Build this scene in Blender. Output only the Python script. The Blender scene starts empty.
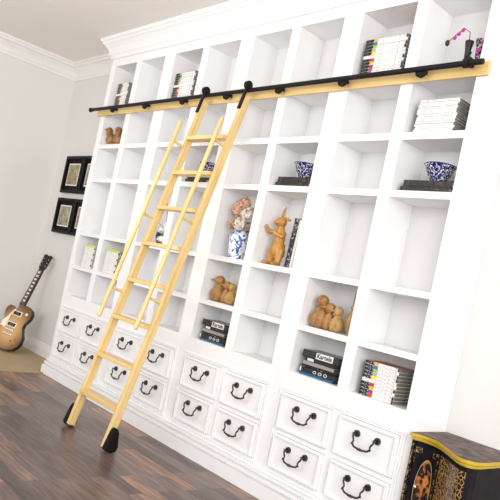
import bpy, bmesh, math, random
from mathutils import Vector, Matrix
random.seed(7)
COL = bpy.context.scene.collection
PI = math.pi

# ---------------------------------------------------------------- materials
def new_mat(name):
    m = bpy.data.materials.new(name); m.use_nodes = True
    nt = m.node_tree; b = nt.nodes['Principled BSDF']
    return m, nt, b

def lin(c):
    return tuple(((v/12.92) if v <= .04045 else ((v+.055)/1.055)**2.4) for v in c)

def rgb(r, g, b):
    return lin((r/255, g/255, b/255))

def pbr(name, col, rough=.5, metal=0, var=.04, scale=12, bump=0, stretch=(1,1,1), spec=.5):
    m, nt, b = new_mat(name)
    b.inputs['Roughness'].default_value = rough
    b.inputs['Metallic'].default_value = metal
    b.inputs['Specular IOR Level'].default_value = spec
    tc = nt.nodes.new('ShaderNodeTexCoord'); mp = nt.nodes.new('ShaderNodeMapping')
    mp.inputs['Scale'].default_value = stretch
    n = nt.nodes.new('ShaderNodeTexNoise'); n.inputs['Scale'].default_value = scale
    n.inputs['Detail'].default_value = 4
    nt.links.new(tc.outputs['Object'], mp.inputs[0]); nt.links.new(mp.outputs[0], n.inputs['Vector'])
    r = nt.nodes.new('ShaderNodeValToRGB')
    r.color_ramp.elements[0].position = .3; r.color_ramp.elements[1].position = .7
    r.color_ramp.elements[0].color = (*[max(0, v*(1-var)) for v in col], 1)
    r.color_ramp.elements[1].color = (*[min(1, v*(1+var)) for v in col], 1)
    nt.links.new(n.outputs[0], r.inputs[0]); nt.links.new(r.outputs[0], b.inputs['Base Color'])
    if bump:
        bp = nt.nodes.new('ShaderNodeBump'); bp.inputs['Strength'].default_value = bump
        bp.inputs['Distance'].default_value = .002
        nt.links.new(n.outputs[0], bp.inputs['Height']); nt.links.new(bp.outputs[0], b.inputs['Normal'])
    return m

def wood(name, c1, c2, axis='Z', rough=.45, scale=6):
    m, nt, b = new_mat(name)
    b.inputs['Roughness'].default_value = rough
    tc = nt.nodes.new('ShaderNodeTexCoord'); mp = nt.nodes.new('ShaderNodeMapping')
    s = {'X': (.6, 9, 9), 'Y': (9, .6, 9), 'Z': (9, 9, .6)}[axis]
    mp.inputs['Scale'].default_value = s
    n = nt.nodes.new('ShaderNodeTexNoise'); n.inputs['Scale'].default_value = scale
    n.inputs['Detail'].default_value = 6; n.inputs['Distortion'].default_value = .6
    nt.links.new(tc.outputs['Object'], mp.inputs[0]); nt.links.new(mp.outputs[0], n.inputs['Vector'])
    r = nt.nodes.new('ShaderNodeValToRGB')
    r.color_ramp.elements[0].position = .3; r.color_ramp.elements[1].position = .72
    r.color_ramp.elements[0].color = (*c1, 1); r.color_ramp.elements[1].color = (*c2, 1)
    nt.links.new(n.outputs[0], r.inputs[0]); nt.links.new(r.outputs[0], b.inputs['Base Color'])
    return m

def pattern(name, c1, c2, scale=40, thr=.5, rough=.25, kind='noise', stretch=(1,1,1), dist=1.5, soft=.03, detail=3):
    """two-colour painted ornament"""
    m, nt, b = new_mat(name)
    b.inputs['Roughness'].default_value = rough
    tc = nt.nodes.new('ShaderNodeTexCoord'); mp = nt.nodes.new('ShaderNodeMapping')
    mp.inputs['Scale'].default_value = stretch
    nt.links.new(tc.outputs['Object'], mp.inputs[0])
    if kind == 'noise':
        n = nt.nodes.new('ShaderNodeTexNoise'); n.inputs['Scale'].default_value = scale
        n.inputs['Distortion'].default_value = dist; n.inputs['Detail'].default_value = detail; out = n.outputs[0]
    elif kind == 'voronoi':
        n = nt.nodes.new('ShaderNodeTexVoronoi'); n.inputs['Scale'].default_value = scale
        n.feature = 'DISTANCE_TO_EDGE'; out = n.outputs['Distance']
    else:
        n = nt.nodes.new('ShaderNodeTexVoronoi'); n.inputs['Scale'].default_value = scale
        out = n.outputs['Distance']
    nt.links.new(mp.outputs[0], n.inputs['Vector'])
    r = nt.nodes.new('ShaderNodeValToRGB')
    r.color_ramp.elements[0].position = thr-soft; r.color_ramp.elements[1].position = thr+soft
    r.color_ramp.elements[0].color = (*c1, 1); r.color_ramp.elements[1].color = (*c2, 1)
    nt.links.new(out, r.inputs[0]); nt.links.new(r.outputs[0], b.inputs['Base Color'])
    return m

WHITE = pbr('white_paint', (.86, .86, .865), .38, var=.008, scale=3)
WHITE_SHADE = pbr('white_paint_shaded', (.74, .73, .725), .5, var=.01, scale=3)  # darker copy of the white paint; cubby shade put into the colour
WALL = pbr('grey_wall_paint', rgb(219, 218, 215), .7, var=.012, scale=2)
WALLR = WALL
CEIL = pbr('ceiling_paint', rgb(238, 233, 228), .8, var=.01, scale=2)
TRIM = pbr('trim_paint', rgb(232, 230, 228), .45, var=.01)
PINE = wood('pine', rgb(216, 182, 114), rgb(240, 212, 152), 'Z', .4, 3)
PINEX = wood('pine_long_grain', rgb(212, 178, 110), rgb(238, 210, 148), 'X', .4, 3)
BLACK = pbr('black_iron', (.008, .008, .009), .5, spec=.22, var=.2, scale=60)
IRON = pbr('antique_iron', (.055, .052, .05), .35, metal=.75, var=.6, scale=110, bump=.5)
RUBBER = pbr('black_rubber', (.006, .006, .006), .6, spec=.15, var=.3, scale=70, bump=.5)
REDWOOD = pbr('brown_caster', rgb(110, 55, 35), .4)
CARVED = wood('carved_wood', rgb(122, 82, 42), rgb(182, 134, 80), 'Z', .4, 7)
CARVED2 = wood('carved_light_wood', rgb(142, 108, 60), rgb(196, 158, 100), 'Z', .4, 7)
HONEY = wood('honey_wood', rgb(160, 106, 38), rgb(200, 146, 70), 'Z', .35, 5)
CARPET = pbr('beige_carpet', rgb(172, 150, 118), .95, var=.10, scale=180, bump=.6)

def floor_mat():
    m, nt, b = new_mat('walnut_plank_floor')
    L = nt.links.new
    tc = nt.nodes.new('ShaderNodeTexCoord')
    br = nt.nodes.new('ShaderNodeTexBrick')
    br.offset = .37; br.inputs['Scale'].default_value = 1
    br.inputs['Brick Width'].default_value = .78; br.inputs['Row Height'].default_value = .105
    br.inputs['Mortar Size'].default_value = .0015; br.inputs['Mortar Smooth'].default_value = .2
    br.inputs['Color1'].default_value = (0, 0, 0, 1); br.inputs['Color2'].default_value = (1, 1, 1, 1)
    br.inputs['Mortar'].default_value = (.3, .3, .3, 1)
    L(tc.outputs['Object'], br.inputs['Vector'])
    mp = nt.nodes.new('ShaderNodeMapping'); mp.inputs['Scale'].default_value = (1.2, 14, 1)
    L(tc.outputs['Object'], mp.inputs[0])
    n = nt.nodes.new('ShaderNodeTexNoise'); n.inputs['Scale'].default_value = 3; n.inputs['Detail'].default_value = 7
    n.inputs['Distortion'].default_value = .8
    L(mp.outputs[0], n.inputs['Vector'])
    n2 = nt.nodes.new('ShaderNodeTexNoise'); n2.inputs['Scale'].default_value = 1.6; n2.inputs['Detail'].default_value = 2
    L(tc.outputs['Object'], n2.inputs['Vector'])
    r = nt.nodes.new('ShaderNodeValToRGB')
    e = r.color_ramp.elements
    e[0].position = .1; e[0].color = (*rgb(82, 66, 62), 1)
    e[1].position = .9; e[1].color = (*rgb(186, 138, 106), 1)
    x = e.new(.35); x.color = (*rgb(104, 88, 84), 1)
    x = e.new(.65); x.color = (*rgb(128, 108, 100), 1)
    x = e.new(.76); x.color = (*rgb(158, 120, 98), 1)
    mx = nt.nodes.new('ShaderNodeMix'); mx.inputs[0].default_value = .38
    L(br.outputs['Color'], mx.inputs['A'] if False else mx.inputs[2]); L(n.outputs[0], mx.inputs[3])
    L(mx.outputs[0], r.inputs[0])
    mul = nt.nodes.new('ShaderNodeMix'); mul.data_type = 'RGBA'; mul.blend_type = 'MULTIPLY'
    mul.inputs[0].default_value = 1
    gr = nt.nodes.new('ShaderNodeValToRGB')
    gr.color_ramp.elements[0].position = .35; gr.color_ramp.elements[0].color = (.62, .58, .57, 1)
    gr.color_ramp.elements[1].position = .6; gr.color_ramp.elements[1].color = (1.0, 1.0, 1.0, 1)
    L(n.outputs[0], gr.inputs[0])
    L(r.outputs[0], mul.inputs[6]); L(gr.outputs[0], mul.inputs[7])
    L(mul.outputs[2], b.inputs['Base Color'])
    rr = nt.nodes.new('ShaderNodeMapRange'); rr.inputs[3].default_value = .24; rr.inputs[4].default_value = .42
    L(n2.outputs[0], rr.inputs[0]); L(rr.outputs[0], b.inputs['Roughness'])
    bp = nt.nodes.new('ShaderNodeBump'); bp.inputs['Strength'].default_value = .25; bp.inputs['Distance'].default_value = .002
    L(br.outputs['Fac'], bp.inputs['Height']); bp.invert = True
    L(bp.outputs[0], b.inputs['Normal'])
    return m
FLOOR = floor_mat()

# ---------------------------------------------------------------- mesh helpers
class MB:
    def __init__(s):
        s.bm = bmesh.new(); s.mats = []; s.cur = 0
    def mat(s, m):
        if m not in s.mats: s.mats.append(m)
        s.cur = s.mats.index(m); return s
    def _tag(s, faces):
        for f in faces: f.material_index = s.cur
    def box(s, x0, x1, y0, y1, z0, z1, bev=0):
        r = bmesh.ops.create_cube(s.bm, size=1)
        vs = r['verts']
        for v in vs:
            v.co = Vector(((x0+x1)/2+v.co.x*(x1-x0), (y0+y1)/2+v.co.y*(y1-y0), (z0+z1)/2+v.co.z*(z1-z0)))
        fs = {f for v in vs for f in v.link_faces}
        s._tag(fs)
        if bev:
            es = list({e for v in vs for e in v.link_edges})
            rb = bmesh.ops.bevel(s.bm, geom=es, offset=bev, segments=2, affect='EDGES', profile=.5)
            s._tag(rb['faces'])
        return s
    def cyl(s, p0, p1, r0, r1=None, seg=16, caps=True):
        r1 = r0 if r1 is None else r1
        p0 = Vector(p0); p1 = Vector(p1); d = p1-p0
        M = Matrix.Translation((p0+p1)/2) @ d.to_track_quat('Z', 'Y').to_matrix().to_4x4()
        r = bmesh.ops.create_cone(s.bm, cap_ends=caps, segments=seg, radius1=r0, radius2=r1, depth=d.length, matrix=M)
        s._tag({f for v in r['verts'] for f in v.link_faces}); return s
    def ball(s, c, r, sc=(1,1,1), rot=None, sub=2):
        M = Matrix.Translation(c)
        if rot is not None: M = M @ rot
        M = M @ Matrix.Diagonal((*sc, 1))
        q = bmesh.ops.create_icosphere(s.bm, subdivisions=sub, radius=r, matrix=M)
        s._tag({f for v in q['verts'] for f in v.link_faces}); return s
    def tube(s, pts, rad, seg=10, closed=False):
        pts = [Vector(p) for p in pts]; n = len(pts)
        rads = rad if isinstance(rad, (list, tuple)) else [rad]*n
        rings = []; up = Vector((0, 0, 1)); prev = None
        for i, p in enumerate(pts):
            if closed: t = pts[(i+1) % n]-pts[i-1]
            else: t = pts[min(i+1, n-1)]-pts[max(i-1, 0)]
            t.normalize()
            if prev is None:
                a = t.cross(up)
                if a.length < .1: a = t.cross(Vector((1, 0, 0)))
            else: a = prev-t*prev.dot(t)
            a.normalize(); prev = a.copy(); b = t.cross(a)
            rings.append([s.bm.verts.new(p+(a*math.cos(2*PI*k/seg)+b*math.sin(2*PI*k/seg))*rads[i]) for k in range(seg)])
        fs = []
        for i in range(n if closed else n-1):
            A = rings[i]; B = rings[(i+1) % n]
            for k in range(seg): fs.append(s.bm.faces.new((A[k], A[(k+1) % seg], B[(k+1) % seg], B[k])))
        if not closed:
            fs.append(s.bm.faces.new(rings[0][::-1])); fs.append(s.bm.faces.new(rings[-1]))
        s._tag(fs); return s
    def lathe(s, prof, c=(0,0,0), seg=24):
        rings = []
        for r, z in prof:
            if r < 1e-5: rings.append([s.bm.verts.new((c[0], c[1], c[2]+z))])
            else: rings.append([s.bm.verts.new((c[0]+r*math.cos(2*PI*k/seg), c[1]+r*math.sin(2*PI*k/seg), c[2]+z)) for k in range(seg)])
        fs = []
        for A, B in zip(rings, rings[1:]):
            for k in range(seg):
                a0 = A[k % len(A)]; a1 = A[(k+1) % len(A)]; b0 = B[k % len(B)]; b1 = B[(k+1) % len(B)]
                vs = []
                for v in (a0, a1, b1, b0):
                    if v not in vs: vs.append(v)
                if len(vs) > 2: fs.append(s.bm.faces.new(vs))
        s._tag(fs); return s
    def prism(s, poly, h0, h1, plane='XY', holes=None):
        """poly extruded along the third axis"""
        def P3(p, h):
            if plane == 'XY': return Vector((p[0], p[1], h))
            if plane == 'XZ': return Vector((p[0], h, p[1]))
            return Vector((h, p[0], p[1]))
        A = [s.bm.verts.new(P3(p, h0)) for p in poly]; B = [s.bm.verts.new(P3(p, h1)) for p in poly]
        fs = [s.bm.faces.new(A), s.bm.faces.new(B[::-1])]
        n = len(poly)
        for i in range(n): fs.append(s.bm.faces.new((A[i], B[i], B[(i+1) % n], A[(i+1) % n])))
        s._tag(fs); return s
    def build(s, name, m=None, parent=None, smooth=False, bevel=0, loc=None, mods=None):
        bmesh.ops.recalc_face_normals(s.bm, faces=s.bm.faces[:])
        me = bpy.data.meshes.new(name); s.bm.to_mesh(me); s.bm.free()
        ms = s.mats if s.mats else [m]
        for q in ms: me.materials.append(q)
        if smooth:
            for p in me.polygons: p.use_smooth = True
            if smooth != 'all':
                try: me.set_sharp_from_angle(angle=math.radians(40))
                except Exception: pass
        o = bpy.data.objects.new(name, me); COL.objects.link(o)
        if parent: o.parent = parent
        if loc: o.location = loc
        if bevel:
            md = o.modifiers.new('bevel', 'BEVEL'); md.width = bevel; md.segments = 2; md.limit_method = 'ANGLE'
        return o

def tag(o, label, cat, group=None):
    o['label'] = label; o['category'] = cat
    if group: o['group'] = group
    return o
def thing(name, label, cat, loc=(0,0,0), group=None, rot=(0,0,0)):
    o = bpy.data.objects.new(name, None); COL.objects.link(o); o.empty_display_size = .05
    o.location = loc; o.rotation_euler = rot
    return tag(o, label, cat, group)
def struct(o):
    o['kind'] = 'structure'; return o
def dup(root, loc, label, group=None, rotz=None, cat=None):
    def cp(o, par):
        c = o.copy(); COL.objects.link(c)
        if par: c.parent = par
        for ch in [x for x in o.children]: cp(ch, c)
        return c
    r = cp(root, None); r.location = loc; r['label'] = label
    if group: r['group'] = group
    if rotz is not None: r.rotation_euler[2] = rotz
    return r
def blob(name, balls, m, parent=None, voxel=.004, smooth=6):
    """several ellipsoids fused into one continuous skin; balls: (centre, radius, scale[, rotation])"""
    b = MB()
    for q in balls:
        if len(q) == 3 and isinstance(q[2], (tuple, list)) or len(q) == 4:
            b.ball(q[0], q[1], q[2], q[3] if len(q) > 3 else None)
        else: b.ball(q[0], q[1])
    o = b.build(name, m, parent, smooth='all')
    md = o.modifiers.new('fuse', 'REMESH'); md.mode = 'VOXEL'; md.voxel_size = voxel; md.use_smooth_shade = True
    md = o.modifiers.new('soft', 'SMOOTH'); md.iterations = smooth; md.factor = .5
    return o
def limb(p0, p1, r0, r1, n=7):
    p0 = Vector(p0); p1 = Vector(p1)
    return [(tuple(p0.lerp(p1, i/(n-1))), r0+(r1-r0)*i/(n-1), (1, 1, 1)) for i in range(n)]

# ---------------------------------------------------------------- dimensions (metres, Z up, bookcase front at y = 0)
W, M_, P_ = .42, .0862, .1682
PITCH = 2*W+M_+P_
def cL(c): c -= 1; return (c//2)*PITCH+(c % 2)*(W+M_)
def cR(c): return cL(c)+W
Z = dict(T0=3.267, S0=2.80, T1=2.757, B1=2.434, T2=2.390, B2=2.080, T3=2.038, B3=1.509, T4=1.472, B4=1.1565, T5=1.119, B5=.842)
SHELF = {0: 2.80, 1: Z['B1'], 2: Z['B2'], 3: Z['B3'], 4: Z['B4'], 5: Z['B5']}
DEPTH = .262
YB = .30            # back wall of the room
XL, XR = -.09, 4.30
CEILZ = 3.55
LW = -1.55          # left wall

# ---------------------------------------------------------------- room
X1, Y0 = 9.0, -6.5
o = MB().box(LW-.1, X1, Y0, YB+.1, -.1, 0).build('floor', FLOOR); struct(o)
o = MB().box(LW-.1, X1, Y0, YB+.1, CEILZ, CEILZ+.1).build('ceiling', CEIL); struct(o)
o = MB().box(LW-.1, X1, YB, YB+.1, 0, CEILZ).build('wall_back', WALL); struct(o)
o = MB().box(LW-.1, LW, Y0, YB, 0, CEILZ).build('wall_left', WALL); struct(o)

CORN = [(0,0), (0,-.19), (.012,-.19), (.016,-.165), (.03,-.15), (.034,-.13), (.05,-.10), (.085,-.06), (.11,-.05), (.115,-.03), (.13,-.025), (.13,0)]
def run_x(prof, x0, x1, yw, z, name, m):      # profile (out, dz) along x, sticking out toward -y
    b = MB(); b.prism([(yw-a, z+d) for a, d in prof], x0, x1, 'YZ'); return b.build(name, m)
struct(run_x(CORN, LW, XL-.01, YB, CEILZ, 'trim_1', TRIM))
b = MB(); b.prism([(LW+a, CEILZ+d) for a, d in CORN], Y0, YB, 'XZ'); struct(b.build('trim_2', TRIM))
struct(run_x(CORN, XR+.01, X1, YB, CEILZ, 'trim_3', TRIM))
BASEP = [(0,0), (.018,0), (.018,.10), (.014,.112), (.014,.125), (.008,.14), (.008,.155), (0,.16)]
struct(run_x(BASEP, LW, XL-.01, YB, 0, 'baseboard_back', TRIM))
b = MB(); b.prism([(LW+a, d) for a, d in BASEP], Y0, YB, 'XZ'); struct(b.build('baseboard_left', TRIM))
struct(run_x(BASEP, XR+.03, X1, YB, 0, 'baseboard_right', TRIM))

b = MB().box(LW+.02, .02, -3.2, -.09, 0, .012)
b.box(LW+.02, -.10, -.09, YB-.02, 0, .012)
tag(b.build('area_rug', CARPET), 'plain beige rug on the floor at the left end of the bookcase, under the guitar', 'rug')

# ---------------------------------------------------------------- bookcase bays
def drawer(root, x0, x1, z0, z1, num):
    b = MB()
    b.box(x0, x1, -.012, .04, z0, z1)
    # raised frame with a recessed field
    fw = .017
    for (a, c, d, e) in ((x0+.006, x1-.006, z1-fw, z1-.006), (x0+.006, x1-.006, z0+.006, z0+fw), (x0+.006, x0+fw, z0+fw, z1-fw), (x1-fw, x1-.006, z0+fw, z1-fw)):
        b.box(a, c, -.026, -.012, d, e)
    dr = b.build('drawer', WHITE, root, bevel=.002)
    # slim bead lying inside the frame
    q = MB()
    i = fw+.006; t = .003
    for (a, c, d, e) in ((x0+i, x1-i, z1-i-t, z1-i), (x0+i, x1-i, z0+i, z0+i+t), (x0+i, x0+i+t, z0+i+t, z1-i-t), (x1-i-t, x1-i, z0+i+t, z1-i-t)):
        q.box(a, c, -.014, -.012, d, e)
    q.build('panel_bead', WHITE, dr)
    if handle_mesh[0] is None:
        h = MB()
        for s_ in (-1, 1):
            X = s_*.074
            h.cyl((X, 0, .046), (X, -.010, .046), .021, .019, 14)
            for k in range(8):
                a = k*PI/4; h.ball((X+.015*math.cos(a), -.011, .046+.015*math.sin(a)), .0062, sub=1)
            h.ball((X, -.013, .046), .008, sub=1)
            h.cyl((X, -.010, .046), (X, -.034, .046), .006, .0055, 8)
            h.ball((X, -.036, .046), .009, sub=1)
        ctrl = [(-.074, -.036, .046), (-.072, -.040, .030), (-.060, -.043, .012), (-.062, -.046, -.006), (-.048, -.049, -.020), (-.024, -.051, -.024), (0, -.052, -.026)]
        ctrl += [(-x_, y_, z_) for x_, y_, z_ in ctrl[:-1][::-1]]
        V_ = [Vector(q_) for q_ in ctrl]; pts = []; rd = []
        for k in range(len(V_)-1):
            p0_, p1_, p2_, p3_ = V_[max(k-1, 0)], V_[k], V_[k+1], V_[min(k+2, len(V_)-1)]
            for j_ in range(3):
                u = j_/3
                pts.append(.5*((2*p1_)+(p2_-p0_)*u+(2*p0_-5*p1_+4*p2_-p3_)*u*u+(3*p1_-p0_-3*p2_+p3_)*u**3)); rd.append(.0058)
        pts.append(V_[-1]); rd.append(.0058)
        h.tube(pts, rd, 8)
        for dx in (-.014, 0, .014): h.ball((dx, -.052, -.026), .0105 if dx == 0 else .0085, sub=1)
        for dx in (-1, 1): h.ball((dx*.066, -.047, -.008), .008, sub=1)
        ho = h.build('handle', IRON, dr, smooth=True, loc=((x0+x1)/2+.012, -.0125, (z0+z1)/2))
        handle_mesh[0] = ho.data
    else:
        ho = bpy.data.objects.new('handle', handle_mesh[0]); COL.objects.link(ho); ho.parent = dr
        ho.location = ((x0+x1)/2+.012, -.0125, (z0+z1)/2)
    ho['label'] = 'dark iron bail handle with two round rosettes'
    return dr
handle_mesh = [None]
BAYLAB = ['white bookcase section at the far left, behind which two columns of small cubbies narrow away',
          'white bookcase section directly behind the ladder, second section from the left',
          'white bookcase section holding the dried flowers and the honey-coloured rabbit',
          'white bookcase section at the far right, nearest the black cabinet']
BAYLAB[0] = 'white bookcase section at the far left end, next to the framed pictures'
for bay in range(4):
    ca, cb = 2*bay+1, 2*bay+2
    xa = XL if bay == 0 else cL(ca)-P_/2
    xb = XR if bay == 3 else cR(cb)+P_/2
    root = thing('bookcase_section', BAYLAB[bay], 'bookcase', (0, 0, 0), 'sections of the wall-length white bookcase')
    root.location = ((xa+xb)/2, 0, 0)
    inv = Vector((-(xa+xb)/2, 0, 0))
    kids = []
    def put(mb, name, m=WHITE, **k):
        o = mb.build(name, m, root, **k); o.location = inv; return o
    yb = YB-.002
    # side panels, full height, .0003 apart from the neighbours
    e = .0004
    put(MB().box(xa+e, cL(ca), 0, yb, .0, CEILZ-.001), 'side_panel')
    put(MB().box(cR(cb), xb-e, 0, yb, .0, CEILZ-.001), 'side_panel')
    put(MB().box(cR(ca), cL(cb), .0, DEPTH, Z['B5'], Z['T0']), 'divider', bevel=.0015)
    put(MB().box(cL(ca), cR(cb), DEPTH, DEPTH+.02, Z['B5']-.01, Z['T0']+.01), 'back_panel', WHITE_SHADE)
    put(MB().box(cL(ca), cR(cb), 0, DEPTH, Z['T0'], CEILZ-.001), 'top_fascia')
    for c in (ca, cb):
        for zt, zb in ((Z['S0'], Z['T1']), (Z['B1'], Z['T2']), (Z['B2'], Z['T3']), (Z['B3'], Z['T4']), (Z['B4'], Z['T5'])):
            b = MB().box(cL(c), cR(c), .002, DEPTH, zb, zt)
            b.box(cL(c), cR(c), -.004, .002, zt-.012, zt-.0005)     # nosing
            put(b, 'shelf', bevel=.001)
    b = MB().box(cL(ca), cR(cb), 0, DEPTH, .70, Z['B5'])
    b.box(cL(ca), cR(cb), 0, .05, .425, .455); b.box(cL(ca), cR(cb), 0, .05, 0, .195)
    b.box(cR(ca)+.012, cL(cb)-.012, .0, .05, .195, .425); b.box(cR(ca)+.012, cL(cb)-.012, .0, .05, .455, .70)
    put(b, 'drawer_frame')
    for c in (ca, cb):
        for z0, z1 in ((.455, .70), (.195, .425)):
            x0 = cL(c)-.0 ; x1 = cR(c)+.0
            d = drawer(root, x0+.003 if c == ca else x0-.009, x1+.009 if c == ca else x1-.003, z0+.003, z1-.003, 0)
            d.location = inv
    # thin moulded frame round the four drawers
    b = MB()
    fx0, fx1, fz0, fz1 = cL(ca)-.022, cR(cb)+.022, .184, .715
    t = .014
    for (a, c_, d, e_) in ((fx0, fx1, fz1, fz1+t), (fx0, fx1, fz0-t, fz0), (fx0-t, fx0, fz0-t, fz1+t), (fx1, fx1+t, fz0-t, fz1+t)):
        b.box(a, c_, -.010, 0, d, e_)
    put(b, 'drawer_moulding', bevel=.003)

# plinth and crown run unbroken along all four sections
PL = [(0,0), (.08,0), (.08,.090), (.045,.091), (.045,.101), (.064,.102), (.064,.124), (.030,.125), (.030,.134), (.046,.135), (.046,.152), (.012,.153), (.012,.161), (0,.161)]
b = MB(); b.prism([(-.0008-a, d) for a, d in PL], XL+.035, XR-.002, 'YZ')
tag(b.build('plinth', WHITE), 'stepped white plinth running along the floor under the bookcase', 'plinth')
CR = [(0,-.20), (.014,-.20), (.02,-.17), (.035,-.155), (.04,-.135), (.055,-.10), (.085,-.065), (.10,-.055), (.105,-.04), (.12,-.03), (.125,0), (0,0)]
def miter(prof, name, m, x0, x1, yf, z):
    b = MB(); bm = b.bm
    rows = []
    for path in range(4):
        r = []
        for a, d in prof:
            p = [(x0-a, YB-.001), (x0-a, yf-a), (x1+a, yf-a), (x1+a, YB-.001)][path]
            r.append(bm.verts.new((p[0], p[1], z+d)))
        rows.append(r)
    n = len(prof)
    for A, B in zip(rows, rows[1:]):
        for i in range(n-1): bm.faces.new((A[i], A[i+1], B[i+1], B[i]))
    for v in bm.faces: v.material_index = 0
    return b.build(name, m)
CROWN = miter(CR, 'crown_molding', WHITE, XL-.001, XR+.001, -.001, CEILZ-.001)
tag(CROWN, 'deep white crown molding along the top of the bookcase below the ceiling', 'molding')

# ---------------------------------------------------------------- rail
rail = thing('ladder_rail', 'black rail on a long pine board fixed across the bookcase', 'rail', (2.08, 0, 2.735))
iv = Vector((-2.08, 0, -2.735))
b = MB().box(-.135, 4.285, -.024, -.0055, 2.735, 2.815)
o = b.build('backing_board', PINEX, rail, bevel=.002); o.location = iv; o['label'] = 'pale pine backing board'
b = MB().cyl((-.13, -.085, 2.785), (4.285, -.085, 2.785), .0165, seg=20)
o = b.build('rail_tube', BLACK, rail, smooth=True); o.location = iv
for k in range(7):
    x = .272+.603*k
    b = MB().cyl((x, -.066, 2.770), (x, -.084, 2.770), .034, seg=20)
    b.box(x-.010, x+.010, -.070, -.024, 2.770, 2.792)
    o = b.build('bracket', BLACK, rail, smooth=True); o.location = iv
b = MB().cyl((4.17, -.085, 2.785), (4.205, -.085, 2.785), .026, seg=20)
b.box(4.178, 4.197, -.095, -.024, 2.78, 2.825); b.cyl((4.187, -.09, 2.82), (4.187, -.075, 2.85), .010)
o = b.build('end_stop', BLACK, rail, smooth=True); o.location = iv
b = MB().lathe([(0, 0), (.012, .004), (.024, .02), (.022, .034), (.014, .05), (.018, .056), (.018, .07), (0, .07)], seg=16)
o = b.build('finial', BLACK, rail, smooth=True); o.rotation_euler = (0, PI/2, 0); o.location = iv+Vector((-.20, -.085, 2.785))

# ---------------------------------------------------------------- ladder (foot y=-.7 z=0, top y=-.1 z=2.75)
LA = math.atan2(.6, 2.75)       # lean
LL = math.hypot(.6, 2.75)
lad = thing('rolling_ladder', 'pine library ladder on wheels leaning against the bookcase from a black rail', 'ladder', (1.815, -.712, .004), rot=(-LA, 0, 0))
# local: z up along rails, x across (0 = left rail's outer face), y = towards the bookcase
TH, DP, WD = .034, .058, .563
for x in (0, WD-TH):
    b = MB().box(x, x+TH, 0, DP, .024, LL-.02)
    b.build('side_rail', PINE, lad, bevel=.004)
for k in range(8):
    s_ = (.30*(k+1))/math.cos(LA)
    b = MB()
    # level tread
    poly = []
    y0, y1, z0, z1 = -.030, .062, -.030, .0
    R_ = Matrix.Rotation(LA, 3, 'X')
    r = bmesh.ops.create_cube(b.bm, size=1)
    for v in r['verts']:
        p = Vector((TH+.001+(v.co.x+.5)*(WD-2*TH-.002), (y0+y1)/2+v.co.y*(y1-y0), (z0+z1)/2+v.co.z*(z1-z0)))
        p = R_ @ p + Vector((0, 0, s_)); v.co = p
    b.build('tread', PINEX, lad, bevel=.004)
for i, x in enumerate((TH/2, WD-TH/2)):
    z0, z1 = .87/math.cos(LA)-.02, 2.47/math.cos(LA)
    hy = -.11
    hr = MB().cyl((x, hy, z0), (x, hy, z1), .0165, seg=16)
    hr.ball((x, hy, z0), .0165); hr.ball((x, hy, z1), .0165)
    hr = hr.build('handrail', PINE, lad, smooth=True)
    for zz in (1.075, 1.69, 2.31):
        s_ = zz/math.cos(LA)
        MB().cyl((x, hy+.004, s_), (x, .002, s_), .011, seg=12).build('standoff', PINE, hr, smooth=True)
# hooks with rollers riding on the rail
for x in (TH/2, WD-TH/2):
    hk = MB()
    topz = LL-.02
    hk.box(x-.020, x+.016, -.012, -.001, topz-.115, topz+.075, .003)
    hk.cyl((x, -.014, topz-.10), (x, -.001, topz-.10), .016, seg=10)
    hk.box(x-.013, x+.013, -.010, .030, topz+.052, topz+.082, .003)
    hk = hk.build('hook', BLACK, lad, smooth=True)
    MB().cyl((x-.016, -.004, topz+.085), (x+.016, -.004, topz+.085), .033, seg=20).build('roller', BLACK, hk, smooth=True)
# wheels on the feet, covered by a pointed black shroud
for x, sd in ((0, -1), (WD, 1)):
    xa, xb = sorted((x+sd*.002, x+sd*.05))
    prof = [(-.012, .03), (.004, .012), (.05, .006), (.085, .02), (.092, .055), (.074, .10), (.058, .15), (.04, .175), (.012, .18), (0, .15), (-.006, .09)]
    b = MB(); b.prism([(a, d) for a, d in prof], xa, xb, 'YZ')
    f = b.build('wheel_shroud', RUBBER, lad, bevel=.010)
    xc = (xa+xb)/2
    MB().cyl((xc-.012, .045, .032), (xc+.012, .045, .032), .024, seg=20).build('wheel', BLACK, f, smooth=True)
    # little brown tip below the rail
    xr = 0 if sd < 0 else WD-TH
    MB().box(xr+.004, xr+TH-.004, .010, .046, .012, .0238).build('foot_cap', REDWOOD, lad)

# ---------------------------------------------------------------- magazines
def text_mat(name, base, ink, rough=.5):
    return pattern(name, base, ink, scale=55, thr=.56, stretch=(1.0, .2, 9), dist=.3, soft=.05, rough=rough)
SPINE = text_mat('printed_spine', rgb(243, 242, 240), rgb(150, 150, 154))
SPINE2 = text_mat('pale_spine', rgb(240, 239, 236), rgb(165, 165, 165))
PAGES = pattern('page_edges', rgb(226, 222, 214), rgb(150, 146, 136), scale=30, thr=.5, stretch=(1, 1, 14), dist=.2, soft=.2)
PAGESD = pattern('grey_olive_page_edges', rgb(150, 143, 128), rgb(84, 78, 68), scale=30, thr=.5, stretch=(1, 1, 14), dist=.2, soft=.2)  # dark grey-olive page edges
BLK = pbr('black_ink', (.012, .012, .012), .4)
BLKTXT = pattern('black_title_print', rgb(20, 20, 22), rgb(210, 210, 210), scale=90, thr=.64, stretch=(1, .3, 1.4), dist=.5, soft=.04)
COV = {n: pbr(n+'_ink', rgb(*c), .4) for n, c in dict(orange=(232, 176, 60), blue=(30, 120, 196), green=(168, 200, 60), grey=(176, 172, 180), yellow=(248, 228, 20), red=(190, 40, 60), gold=(245, 190, 40), purple=(130, 70, 140), scarlet=(214, 60, 36), rust=(160, 92, 62), lime=(205, 224, 40), white=(240, 240, 238), black=(24, 24, 26)).items()}
meshcache = {}
LINE = pbr('grey_back_cover', rgb(168, 166, 164), .5)
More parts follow.
